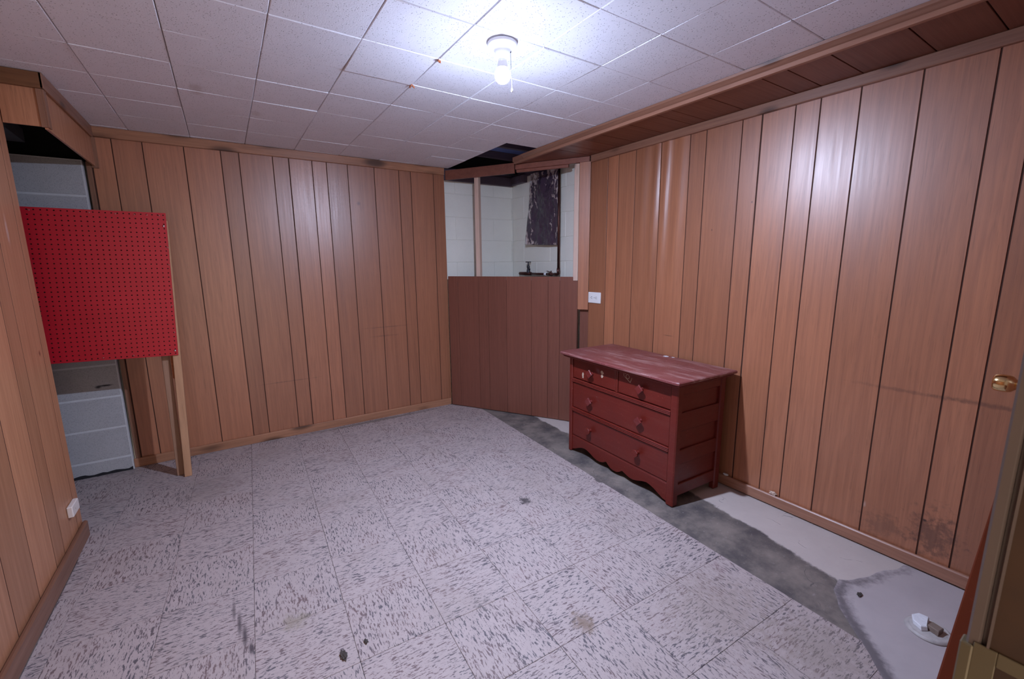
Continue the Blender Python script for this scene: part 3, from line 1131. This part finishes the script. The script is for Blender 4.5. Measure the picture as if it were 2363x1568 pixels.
obj('tap_handle', k, M_tap, tp)

# hanging plastic sheet over the small window
def plas(u, v):
    y = 3.365 - 0.415 * u
    y += 0.03 * v * (1 - u)
    z = 2.118 - 0.008 * u - v * (0.628 + 0.012 * u)
    q = Vector((y * 9, z * 5, 1.3))
    win = 0.25 + 0.75 * math.sin(math.pi * min(1, max(0, u)))
    x = 2.425 - 0.012 * (0.4 + v) - win * (0.018 * (mnoise.noise(q) + 0.5) + 0.014 * mnoise.noise(q * 2.7) + 0.007 * mnoise.noise(q * 6.1))
    x -= 0.03 * max(0, (1 - u) - 0.75) * 4 * v * v
    return Vector((min(x, 2.438), y, z))


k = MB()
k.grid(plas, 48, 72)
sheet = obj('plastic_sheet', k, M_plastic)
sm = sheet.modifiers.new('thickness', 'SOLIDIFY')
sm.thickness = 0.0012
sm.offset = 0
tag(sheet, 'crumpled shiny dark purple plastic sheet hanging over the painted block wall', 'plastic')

# ------------------------------------------------------------------ ceiling lamp
LX, LY = 0.966, 1.524
t = thing('ceiling_lamp', (LX, LY, HC - 0.002), 'bare lit bulb in white porcelain holder on the tiled ceiling', 'lamp')
zb = HC - 0.002
k = MB()
k.lathe([(0.0, 0.0), (0.056, 0.0), (0.057, -0.005), (0.054, -0.010), (0.047, -0.014), (0.034, -0.022), (0.029, -0.030), (0.0275, -0.052), (0.023, -0.056), (0.0, -0.056)], (LX, LY, zb), n=40)
obj('lamp_holder', k, M_porc, t)
k = MB()
k.lathe([(0.0, -0.057), (0.0165, -0.057), (0.0170, -0.066), (0.0205, -0.082), (0.0225, -0.086), (0.0, -0.086)], (LX, LY, zb), n=32)
obj('bulb_base', k, M_white, t)
k = MB()
zc = 1.999 + 0.030
pr = [(0.0, zb - 0.0863)]
pr += [(0.0222, zb - 0.0863), (0.0255, zb - 0.094), (0.0285, zb - 0.103)]
for i in range(0, 13):
    a = math.radians(12 - 102 * i / 12)
    pr.append((max(0.0, 0.030 * math.cos(a)), zc + 0.030 * math.sin(a)))
pr[-1] = (0.0, zc - 0.030)
k.lathe([(r, z - zb) for r, z in pr], (LX, LY, zb), n=40)
obj('bulb', k, M_bulb, t)['label'] = 'glowing white bulb'
k = MB()
c0 = Vector((LX + 0.030, LY - 0.010, zb - 0.022))
c1 = Vector((LX + 0.034, LY - 0.013, 1.985))
nb = 46
for i in range(nb):
    p = c0.lerp(c1, i / (nb - 1))
    k.lathe([(0, 0.0013), (0.0011, 0.0006), (0.0011, -0.0006), (0, -0.0013)], p, n=6)
chn = obj('pull_chain', k, M_chain, t)
chn['kind'] = 'stuff'
k = MB()
k.lathe([(0, 0), (0.0022, 0), (0.0032, -0.008), (0.0036, -0.012), (0, -0.013)], c1, n=12)
obj('chain_end', k, M_white, t)
k = MB()
k.tube([c0 + Vector((-0.002, 0.002, 0.003)), c0 + Vector((0.001, 0, 0.0)), c0 + Vector((0.0012, 0, -0.006))], 0.0024, 8)
obj('chain_spout', k, M_tap, t)

# ------------------------------------------------------------------ red pegboard on stick legs
TL, TR, BR, BL = Vector((-0.895, 3.262, 1.628)), Vector((-0.249, 3.275, 1.626)), Vector((-0.285, 3.275, 0.789)), Vector((-0.930, 3.270, 0.812))
t = thing('pegboard', (-0.33, 3.29, 0.0), 'red pegboard panel on wooden stick legs beside the grey block pier', 'pegboard')
NU, NV = 26, 33


def peg(u, v, d):
    p = TL.lerp(TR, u).lerp(BL.lerp(BR, u), v)
    return p + Vector((0, d, 0))


k = MB()
b = k.bm
cache = {}


def pv(i2, j2, d):
    key = (i2, j2, d)
    if key not in cache:
        cache[key] = b.verts.new(peg(i2 / (2 * NU), j2 / (2 * NV), d))
    return cache[key]


for i in range(NU):
    for j in range(NV):
        I, J = 2 * i, 2 * j
        outer = [(I, J), (I + 1, J), (I + 2, J), (I + 2, J + 1), (I + 2, J + 2), (I + 1, J + 2), (I, J + 2), (I, J + 1)]
        inn = {}
        for d in (0.0, 0.005):
            cen = peg((I + 1) / (2 * NU), (J + 1) / (2 * NV), d)
            ring = []
            for q in range(8):
                an = math.radians(-135 + 45 * q)
                ring.append(b.verts.new(cen + Vector((0.0037 * math.cos(an), 0, -0.0037 * math.sin(an)))))
            inn[d] = ring
            for q in range(8):
                o1, o2 = outer[q], outer[(q + 1) % 8]
                b.faces.new((pv(*o1, d), pv(*o2, d), ring[(q + 1) % 8], ring[q]))
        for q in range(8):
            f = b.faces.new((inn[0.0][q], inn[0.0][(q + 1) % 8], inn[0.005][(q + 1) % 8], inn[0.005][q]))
            f.material_index = 1  # dark slot: shade inside the holes, put into the colour
for i in range(2 * NU):
    for J in (0, 2 * NV):
        b.faces.new((pv(i, J, 0.0), pv(i + 1, J, 0.0), pv(i + 1, J, 0.005), pv(i, J, 0.005)))
for j in range(2 * NV):
    for I in (0, 2 * NU):
        b.faces.new((pv(I, j, 0.0), pv(I, j + 1, 0.0), pv(I, j + 1, 0.005), pv(I, j, 0.005)))
M_hole_shade = plain('painted_hole_shade', (0.035, 0.010, 0.010), 0.8)  # near-black colour standing in for shade in and behind the holes
obj('board', k, M_peg, t).data.materials.append(M_hole_shade)
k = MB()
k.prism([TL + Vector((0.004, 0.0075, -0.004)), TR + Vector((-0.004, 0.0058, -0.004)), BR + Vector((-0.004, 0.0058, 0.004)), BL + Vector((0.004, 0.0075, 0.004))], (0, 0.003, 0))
obj('hole_shade_sheet', k, M_hole_shade, t)  # dark sheet added so the holes look shaded
# stick legs behind the board
k = MB()
k.prism([(-0.344, 3.2845, 0.002), (-0.306, 3.2845, 0.002), (-0.246, 3.2845, 1.585), (-0.285, 3.2845, 1.585)], (0, 0.038, 0), bev=0.002)
obj('leg', k, M_stick, t)
k = MB()
k.prism([(-0.384, 3.330, 0.002), (-0.346, 3.330, 0.002), (-0.334, 3.325, 0.86), (-0.372, 3.325, 0.86)], (0, 0.036, 0), bev=0.002)
obj('leg', k, M_stick_d, t)
k = MB()
k.prism([(-0.905, 3.2845, 0.002), (-0.870, 3.2845, 0.002), (-0.860, 3.2845, 1.585), (-0.895, 3.2845, 1.585)], (0, 0.038, 0), bev=0.002)
obj('leg', k, M_stick_d, t)
k = MB()
k.prism([(-0.332, 3.322, 0.64), (-0.318, 3.322, 0.63), (-0.314, 3.322, 0.80), (-0.330, 3.322, 0.80)], (0, 0.008, 0))
obj('hinge_plate', k, M_rust, t)
for (x, z) in ((-0.267, 1.552), (-0.298, 0.818)):
    k = MB()
    k.lathe([(0, -0.0035), (0.003, -0.003), (0.0055, -0.001), (0.006, 0.0)], (x, 3.2745, z), (0, 1, 0), n=14)
    obj('screw', k, M_screw, t)
rs = random.Random(3)
for (x, z, on) in ((-0.80, 1.612, 0), (-0.575, 1.612, 0), (-0.47, 1.611, 0), (-0.39, 1.611, 0), (-0.335, 1.611, 0), (-0.28, 1.61, 0),
                   (-0.262, 1.43, 0), (-0.268, 1.33, 0), (-0.275, 1.19, 0), (-0.281, 1.09, 0), (-0.288, 0.93, 0), (-0.62, 0.816, 0), (-0.49, 0.813, 0)):
    k = MB()
    y = 3.275 + (x + 0.249) * 0.02 - 0.0008 - (0.0005)
    k.lathe([(0, -0.0012), (0.003, -0.001), (0.0042, 0.0006)], (x, y, z), (0, 1, 0), n=8)
    obj('nail_head', k, plain('nail_head_red', (0.42, 0.10, 0.09), 0.4) if 'nail_head_red' not in bpy.data.materials else bpy.data.materials['nail_head_red'], t)

# ------------------------------------------------------------------ dresser
FR = Vector((1.904, 1.337, 0))
DU = Vector((0.0360, 0.99935, 0))
DW = Vector((0.99935, -0.0360, 0))


def dp(u, w_, h):
    return FR + DU * u + DW * w_ + Vector((0, 0, h))


def dbox(k, u0, u1, w0, w1, h0, h1, bev=0.0):
    return k.obox(dp(u0, w0, h0), DU * (u1 - u0), DW * (w1 - w0), (0, 0, h1 - h0), bev)


DWID, DDEP = 0.897, 0.412
t = thing('dresser', dp(DWID / 2, DDEP / 2, 0), 'worn red painted wooden dresser with four drawers against the right wall', 'dresser')
k = MB()        # top with rounded front corners
o_ = 0.040
prof = [(-o_ + 0.018, -0.052), (-o_ + 0.004, -0.046), (-o_, -0.032), (-o_, 0.445), (DWID + o_ + 0.01, 0.445), (DWID + o_ + 0.01, -0.032), (DWID + o_ + 0.004, -0.048), (DWID + o_ - 0.01, -0.052)]
k.prism([dp(u, w_, 0.699) for u, w_ in prof], (0, 0, 0.019), bev=0.005)
obj('top', k, M_dress_top, t)
k = MB()
k.prism([dp(u * 0.975 + 0.011, w_ + 0.017 if w_ < 0 else w_ - 0.012, 0.684) for u, w_ in prof], (0, 0, 0.015), bev=0.006)
obj('top_molding', k, M_dress, t)
for u0, u1, w0, w1 in ((0.0, 0.048, 0.0, 0.045), (0.866, DWID, 0.0, 0.045), (0.0, 0.035, 0.366, DDEP), (0.862, DWID, 0.366, DDEP)):
    k = MB()
    dbox(k, u0, u1, w0, w1, 0.0, 0.684, 0.006)
    obj('corner_post', k, M_dress, t)
for side in (0, 1):
    for h0, h1 in ((0.628, 0.684), (0.425, 0.528), (0.236, 0.318), (0.052, 0.120)):
        k = MB()
        u0 = 0.006 if side == 0 else DWID - 0.026
        dbox(k, u0, u0 + 0.020, 0.040, 0.370, h0, h1, 0.003)
        obj('side_rail', k, M_dress, t)
    for h0, h1 in ((0.520, 0.632), (0.312, 0.430), (0.115, 0.242)):
        k = MB()
        u0 = 0.017 if side == 0 else DWID - 0.025
        dbox(k, u0, u0 + 0.008, 0.035, 0.376, h0, h1, 0.001)
        obj('side_panel', k, M_dress, t)
k = MB()
dbox(k, 0.02, DWID - 0.02, DDEP - 0.012, DDEP - 0.004, 0.06, 0.684)
obj('back_panel', k, M_dress, t)
k = MB()
dbox(k, 0.02, DWID - 0.02, 0.02, DDEP - 0.012, 0.118, 0.126)
obj('bottom_panel', k, M_dress, t)
for h0, h1 in ((0.511, 0.536), (0.302, 0.328)):
    k = MB()
    dbox(k, 0.046, 0.868, 0.004, 0.040, h0, h1, 0.0)
    n_ = 3
    for q in range(n_):
        hh = h0 + (h1 - h0) * (q + 0.5) / n_
        c_ = [dp(0.046, 0.004 - 0.005 * math.sin(a), hh + 0.0042 * math.cos(a)) for a in [math.pi * s_ / 6 for s_ in range(7)]]
        k.prism(c_, DU * 0.822)
    obj('ridged_rail', k, M_dress, t)
k = MB()
dbox(k, 0.046, 0.868, 0.012, 0.040, 0.114, 0.124, 0.002)
obj('bottom_rail', k, M_dress, t)
k = MB()
dbox(k, 0.442, 0.462, 0.006, 0.045, 0.536, 0.684, 0.003)
obj('centre_divider', k, M_dress, t)
# scalloped apron
low = [(0.046, 0.012), (0.075, 0.020), (0.105, 0.034), (0.138, 0.050), (0.165, 0.060), (0.191, 0.064), (0.225, 0.056), (0.262, 0.040), (0.299, 0.030), (0.325, 0.031), (0.350, 0.040),
       (0.378, 0.052), (0.389, 0.050), (0.400, 0.036), (0.428, 0.022), (0.455, 0.019), (0.482, 0.023), (0.508, 0.038), (0.518, 0.053), (0.528, 0.053), (0.548, 0.038), (0.580, 0.027),
       (0.612, 0.026), (0.640, 0.034), (0.672, 0.048), (0.705, 0.061), (0.735, 0.064), (0.767, 0.059), (0.800, 0.044), (0.835, 0.026), (0.868, 0.015)]
k = MB()
k.prism([dp(u, 0.010, h) for u, h in low] + [dp(0.868, 0.010, 0.116), dp(0.046, 0.010, 0.116)], DW * 0.022, bev=0.002)
obj('apron', k, M_dress, t)


def drawer(u0, u1, h0, h1, knobs, octo=False):
    k = MB()
    dbox(k, u0, u1, 0.009, 0.030, h0, h1, 0.003)
    dbox(k, u0 + 0.012, u1 - 0.012, 0.030, 0.36, h0 + 0.010, h1 - 0.015)
    d = obj('drawer', k, M_dress, t)
    for (u, h) in knobs:
        k = MB()
        n_ = 8 if octo else 4
        R = 0.0240 if octo else 0.0295
        st = math.pi / 8 if octo else 0
        ring = [(R * math.cos(st + 2 * math.pi * i / n_), R * math.sin(st + 2 * math.pi * i / n_)) for i in range(n_)]
        k.prism([dp(u + a, -0.013, h + b_) for a, b_ in ring], DW * -0.011, bev=0.002)
        k.lathe([(0.012, 0.0), (0.0105, 0.012), (0.0125, 0.024)], dp(u, 0.010, h), tuple(-DW), n=14)
        obj('knob', k, M_dress if octo else M_knob, d)
    return d


M_knob = red_paint('knob_red_gloss', (0.115, 0.014, 0.012), (0.25, 0.08, 0.07), 0.35, rough=0.2)
d1 = drawer(0.466, 0.864, 0.541, 0.676, [(0.672, 0.607)])
d2 = drawer(0.050, 0.438, 0.541, 0.676, [(0.250, 0.608)])
d3 = drawer(0.050, 0.864, 0.331, 0.508, [(0.677, 0.416), (0.251, 0.419)])
d4 = drawer(0.050, 0.864, 0.127, 0.299, [(0.677, 0.214), (0.261, 0.219)], True)
# scars where the old keyhole plates were
rs = random.Random(5)


def scar(u, h, w_, hh, parent):
    k = MB()
    n_ = 12
    pts = []
    for i in range(n_):
        a = 2 * math.pi * i / n_
        q = 0.65 + 0.5 * rs.random()
        pts.append(dp(u + w_ * q * math.cos(a), 0.0088, h + hh * q * math.sin(a)))
    k.prism(pts, DW * -0.0007)
    obj('paint_scar', k, M_line, parent)


scar(0.763, 0.575, 0.010, 0.019, d1)
scar(0.580, 0.634, 0.016, 0.012, d1)
scar(0.580, 0.612, 0.010, 0.014, d1)
k = MB()
dm = [(0.362, 0.690), (0.395, 0.672), (0.395, 0.655), (0.342, 0.624), (0.330, 0.655)]
for a, b_ in zip(dm[1:], dm[2:]):
    k.tube([dp(a[0], 0.009, a[1]), dp(b_[0], 0.009, b_[1])], 0.0016, 6)
k.tube([dp(0.364 + 0.013 * math.cos(x_), 0.009, 0.655 + 0.013 * math.sin(x_)) for x_ in [2 * math.pi * i / 16 for i in range(17)]], 0.0016, 6)
k.tube([dp(0.379, 0.009, 0.668), dp(0.386, 0.009, 0.673)], 0.0016, 6)
obj('keyhole_outline', k, M_line, d2)['label'] = 'pale diamond and ring outline'
for (x, y, s_) in ((2.333, 1.742, 0.020), (2.342, 1.700, 0.011)):
    k = MB()
    pts = []
    for i in range(11):
        a = 2 * math.pi * i / 11
        q = s_ * (0.6 + 0.6 * rs.random())
        pts.append((x + q * 0.8 * math.cos(a), y + q * math.sin(a), 0.7181))
    k.prism(pts, (0, 0, 0.0008))
    obj('label_scrap', k, M_scrap, t)

# ------------------------------------------------------------------ outlets, box
t = thing('wall_outlet', (XR - 0.004, 2.463, 1.010), 'white duplex outlet plate mounted sideways on the right wall corner', 'outlet')
k = MB()
k.box(XR - 0.009, XR - 0.001, 2.396, 2.530, 1.009, 1.093, bev=0.003)
obj('cover_plate', k, M_white, t)
for yy in (2.438, 2.488):
    k = MB()
    ring = [(XR - 0.009, yy + 0.0165 * math.cos(a) * 1.0, 1.051 + 0.020 * max(-0.72, min(0.72, math.sin(a)))) for a in [2 * math.pi * i / 20 for i in range(20)]]
    k.prism(ring, (-0.002, 0, 0))
    rc = obj('receptacle', k, M_white, t)
    k = MB()
    k.box(XR - 0.0118, XR - 0.0105, yy - 0.005, yy + 0.006, 1.056, 1.059)
    k.box(XR - 0.0118, XR - 0.0105, yy - 0.005, yy + 0.005, 1.044, 1.047)
    k.box(XR - 0.0118, XR - 0.0105, yy + 0.008, yy + 0.0125, 1.049, 1.053)
    obj('slots', k, M_slot, rc)
k = MB()
k.lathe([(0, -0.0015), (0.003, -0.001), (0.0035, 0)], (XR - 0.0085, 2.463, 1.051), (1, 0, 0), n=10)
obj('screw', k, M_slot, t)

t = thing('surface_box', (XL, 2.70, 0.187), 'small ivory surface box low on the left wall panelling', 'box')
k = MB()
k.box(XL + 0.0005, XL + 0.021, 2.635, 2.735, 0.187, 0.239, bev=0.003)
obj('housing', k, M_beige, t)
k = MB()
k.lathe([(0, -0.001), (0.0025, 0), (0, 0.0005)], (XL + 0.0215, 2.675, 0.213), (-1, 0, 0), n=10)
obj('screw', k, M_screw, t)

# ------------------------------------------------------------------ near right: jamb, door, low cabinet
k = MB()
k.box(0.450, 0.4555, -0.10, 0.039, 0, 2.03)
jamb = struct('door_1', k, M_jamb)
k = MB()
k.box(0.4497, 0.4590, 0.0430, 0.0508, 0, 2.05, bev=0.0015)
obj('casing_edge', k, M_jedge, jamb)
k = MB()
k.box(0.4485, 0.4530, 0.0385, 0.0400, 0, 2.03)
obj('stop_bead', k, M_jedge, jamb)
k = MB()
b = k.bm
k.box(0.4482, 0.4500, 0.0340, 0.0465, 0.975, 1.0345, bev=0.0005)
k.box(0.4482, 0.4500, -0.010, 0.0340, 1.0225, 1.0345, bev=0.0005)
k.box(0.4482, 0.4500, -0.010, 0.0340, 0.960, 0.985, bev=0.0005)
k.box(0.4482, 0.4500, -0.010, 0.010, 0.985, 1.0225, bev=0.0005)
k.box(0.4470, 0.4590, 0.0462, 0.0535, 0.980, 1.031, bev=0.001)
obj('strike_plate', k, M_strike, jamb)
k = MB()
k.box(0.4505, 0.4508, 0.010, 0.034, 0.985, 1.0225)
obj('latch_hole', k, M_dark, jamb)

k = MB()
k.box(1.862, 2.318, 0.150, 0.185, 0.012, 2.015, bev=0.002)
door2 = struct('door_2', k, M_chase, 'narrow closed door on the near wall with brass knob')
k = MB()
kx, kz = 1.948, 0.948
k.lathe([(0.0, 0.0), (0.030, 0.0), (0.030, 0.003), (0.024, 0.008), (0.012, 0.012), (0.0105, 0.028), (0.016, 0.036), (0.0235, 0.043), (0.0262, 0.052), (0.0268, 0.066), (0.0255, 0.078), (0.0205, 0.083), (0.008, 0.0835), (0.0, 0.0835)],
        (kx, 0.185, kz), (0, 1, 0), n=36)
obj('knob', k, M_brass, door2)['label'] = 'polished brass door knob'

t = thing('low_cabinet', (1.16, 0.12, 0.0), 'low red-brown painted cabinet along the near wall by the door jamb', 'cabinet')
A = Vector((0.62, 0.0930, 0.0))
B = Vector((1.70, 0.1865, 0.0))
AB = B - A
nb_ = Vector((AB.y, -AB.x, 0)).normalized()
k = MB()
k.prism([(A.x, A.y, 0.728), (B.x, B.y, 0.728), (B.x, 0.052, 0.728), (A.x, 0.052, 0.728)], (0, 0, 0.022), bev=0.002)
obj('top', k, M_cab, t)
k = MB()
a2, b2 = A + nb_ * 0.014 + AB * 0.01, B + nb_ * 0.014 - AB * 0.01
k.prism([(a2.x, a2.y, 0.0), (b2.x, b2.y, 0.0), (b2.x, 0.055, 0.0), (a2.x, 0.055, 0.0)], (0, 0, 0.728))
obj('body', k, M_cab, t)
# ------------------------------------------------------------------ small things on the floor and ledges
t = thing('floor_flange', (1.985, 0.315, 0.003), 'broken white pipe flange set in the grey cement patch', 'flange')
k = MB()
k.lathe([(0.0, 0.0), (0.064, 0.0), (0.066, 0.003), (0.062, 0.006), (0.061, 0.008), (0.058, 0.010), (0.054, 0.0105), (0.050, 0.009), (0.047, 0.011), (0.030, 0.012), (0.0, 0.012)], (1.985, 0.315, 0.003), n=40)
obj('flange_ring', k, M_flange, t)
k = MB()
k.prism([(1.945, 0.325, 0.015), (1.962, 0.352, 0.015), (1.990, 0.362, 0.015), (2.018, 0.350, 0.015), (2.022, 0.322, 0.015), (1.985, 0.320, 0.015), (1.962, 0.312, 0.015)], (0.004, 0.004, 0.016), bev=0.002)
obj('broken_stub', k, M_scrap, t)
k = MB()
k.prism([(1.962, 0.286, 0.014), (1.996, 0.280, 0.014), (2.004, 0.312, 0.014), (1.972, 0.318, 0.014)], (0.002, 0, 0.020), bev=0.002)
obj('pipe_plug', k, M_brick, t)


def lump(name, c, r, mat, label, cat, flat=0.6, seed=0, n=3):
    k = MB()
    bmesh.ops.create_icosphere(k.bm, subdivisions=n, radius=1.0)
    for v in k.bm.verts:
        q = 1 + 0.75 * mnoise.noise(v.co * 2.3 + Vector((seed * 5.1, 0, 0)))
        v.co = Vector((v.co.x * r[0] * q, v.co.y * r[1] * q, v.co.z * r[2] * q))
    zmin = min(v.co.z for v in k.bm.verts)
    for v in k.bm.verts:
        v.co += Vector((c[0], c[1], c[2] - zmin))
    return tag(obj(name, k, mat), label, cat)


lump('debris_chip', (0.206, 1.385, 0.002), (0.010, 0.021, 0.004), M_debris, 'dark ragged debris chip on the tiles at the near middle', 'debris', seed=1)
lump('debris_chip', (0.285, 1.40, 0.002), (0.006, 0.010, 0.003), M_debris, 'tiny dark crumb on the tiles right of the larger chip', 'debris', seed=4)
lump('debris_chip', (1.985, 0.520, 0.0035), (0.014, 0.007, 0.003), M_debris, 'small dark crumb lying on the grey cement patch', 'debris', seed=2)
lump('foam_blob', (2.372, 1.045, 0.062), (0.008, 0.017, 0.010), M_foam, 'pale hardened blob on the right baseboard ledge in the open', 'blob', seed=3)
lump('foam_blob', (2.374, 1.315, 0.062), (0.007, 0.014, 0.006), M_scrap, 'small whitish blob on the right baseboard beside the dresser', 'blob', seed=6)
